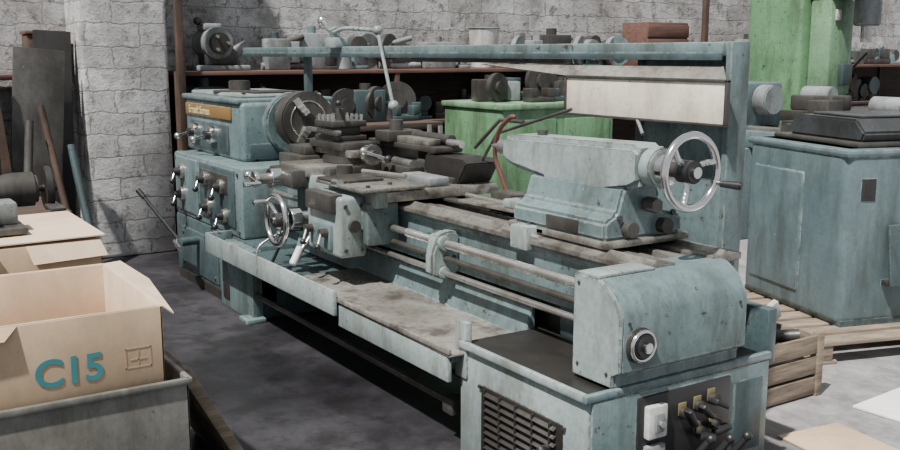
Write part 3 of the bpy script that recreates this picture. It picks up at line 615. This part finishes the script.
# ---------------------------------------------------------------- big blue cabinet machine right
b=B('machine_tool_cabinet')
W,D,Hh=.92,1.5,.97
b.box(MTEAL,(-W,0,0),(0,D,Hh),.05,seg=4)
b.box(MTEAL,(-W-.012,-.012,Hh-.045),(.012,D,Hh),.02)
b.box(MTEAL,(-W+.08,-.012,.12),(-.36,.01,Hh-.16),.02,seg=3)
b.box(DGRIME,(-.01,.10,Hh-.28),(.004,.19,Hh-.16),.002)
b.box(BLACK,(-.02,.12,Hh-.26),(.006,.17,Hh-.18),.002)
b.box(DTEAL,(-W,.02,-.0),(0,D,.03),0)
b.box(DTEAL,(.035,.27,.22),(.055,.62,.56),.01,rot=(0,-8,0)); b.box(IRON,(0,.27,.22),(.05,.62,.25),.004)
b.box(IRON,(-W+.1,.10,Hh),(-.05,.95,Hh+.03),.01)
b.prism(COVER,[(-.72,Hh+.03),(-.74,Hh+.08),(-.66,Hh+.15),(-.14,Hh+.15),(-.06,Hh+.08),(-.08,Hh+.03)],'y',.14,.85,.012)
b.box(COVER,(-.62,.22,Hh+.15),(-.18,.75,Hh+.165),.006)
b.cyl(GREY,(-.75,1.1,Hh),(-.75,1.1,Hh+.18),.12,seg=24,bev=.01); b.cyl(GREY,(-.40,1.2,Hh+.14),(-.1,1.2,Hh+.14),.11,seg=24,bev=.01); b.box(IRON,(-.55,1.0,Hh),(-.0,1.4,Hh+.06),.01)
b.box(DTEAL,(-.88,.95,Hh),(-.62,1.35,Hh+.10),.02); b.cyl(GREY,(-.55,1.05,Hh+.12),(-.45,1.05,Hh+.12),.12,seg=26,bev=.01); b.cyl(IRON,(-.9,1.3,Hh+.2),(-.2,1.35,Hh+.3),.015)
b.done(loc=(-3.17,4.55,.125),rot=(0,0,-16.8))
b=B('wooden_pallet')
for i in range(8): b.box(WOOD,(-.98+i*.155,-.30,.10),(-.98+i*.155+.12,1.45,.122),.003)
for y in (-.28,.5,1.3):
    b.box(WOOD,(-.98,y,.085),(.22,y+.1,.10),.002); b.box(WOOD,(-.98,y,.0),(.22,y+.13,.02),.003)
    for x in (-.98,-.45,.09): b.box(WOOD,(x,y,.02),(x+.13,y+.1,.085),.003)
b.done(loc=(-3.17,4.55,0),rot=(0,0,-16.8))
b=B('wooden_crate')
for z in (.01,.11,.21):
    b.box(WOOD,(-2.78,3.42,z),(-2.76,3.84,z+.085),.003); b.box(WOOD,(-3.35,3.42,z),(-3.33,3.84,z+.085),.003)
    b.box(WOOD,(-3.35,3.40,z),(-2.76,3.42,z+.085),.003); b.box(WOOD,(-3.35,3.84,z),(-2.76,3.86,z+.085),.003)
for x in (-2.77,-3.34):
    for y in (3.40,3.84): b.box(WOOD,(x-.02,y-.01,0),(x+.02,y+.03,.31),.003)
b.box(DWOOD,(-3.33,3.42,.0),(-2.78,3.84,.02),0); b.box(DGRIME,(-3.33,3.42,.02),(-2.78,3.84,.17),.0)
b.box(GREY,(-3.2,3.5,.17),(-2.95,3.7,.33),.01,rot=(12,8,20)); b.box(WHITE,(-3.0,3.5,.26),(-2.97,3.82,.36),.003,rot=(30,10,0)); b.cyl(IRON,(-3.1,3.5,.25),(-2.8,3.75,.30),.03); b.cyl(RUST,(-3.3,3.55,.22),(-2.9,3.7,.3),.02)
b.box(WOOD,(-3.25,3.5,.28),(-2.85,3.55,.31),.003,rot=(0,-12,35)); b.box(IRON,(-3.0,3.45,.18),(-2.85,3.6,.29),.01,rot=(0,10,15))
b.done()
b=B('white_board_sheet'); b.box(PAPER,(-.0,-.0,0),(.9,.8,.012),.002); b.done(loc=(-2.56,3.84,.002),rot=(0,0,4))
b=B('cardboard_sheet'); b.box(CARD,(0,0,0),(.42,.34,.008),.001); b.done(loc=(-2.52,3.27,.002),rot=(0,0,-8))
# ---------------------------------------------------------------- lights
w=bpy.data.worlds.new('world'); C.scene.world=w; w.use_nodes=True
bg=w.node_tree.nodes['Background']; bg.inputs[0].default_value=(.90,.95,1,1); bg.inputs[1].default_value=.62
s=bpy.data.lights.new('sun','SUN'); s.energy=9.0; s.angle=math.radians(1.5); s.color=(1,.96,.9)
so=bpy.data.objects.new('sun',s); C.collection.objects.link(so)
so.rotation_euler=(-V((.24,-.62,1.12))).to_track_quat('-Z','Y').to_euler()
# ---------------------------------------------------------------- camera
cd=bpy.data.cameras.new('camera'); cd.sensor_width=36; cd.lens=972/900*36; cd.clip_start=.05
co=bpy.data.objects.new('camera',cd); C.collection.objects.link(co); co.location=(0,0,1.6)
th=math.atan(172/972); d=V((-.8406*math.cos(th),.5417*math.cos(th),-math.sin(th)))
co.rotation_euler=d.to_track_quat('-Z','Y').to_euler(); C.scene.camera=co
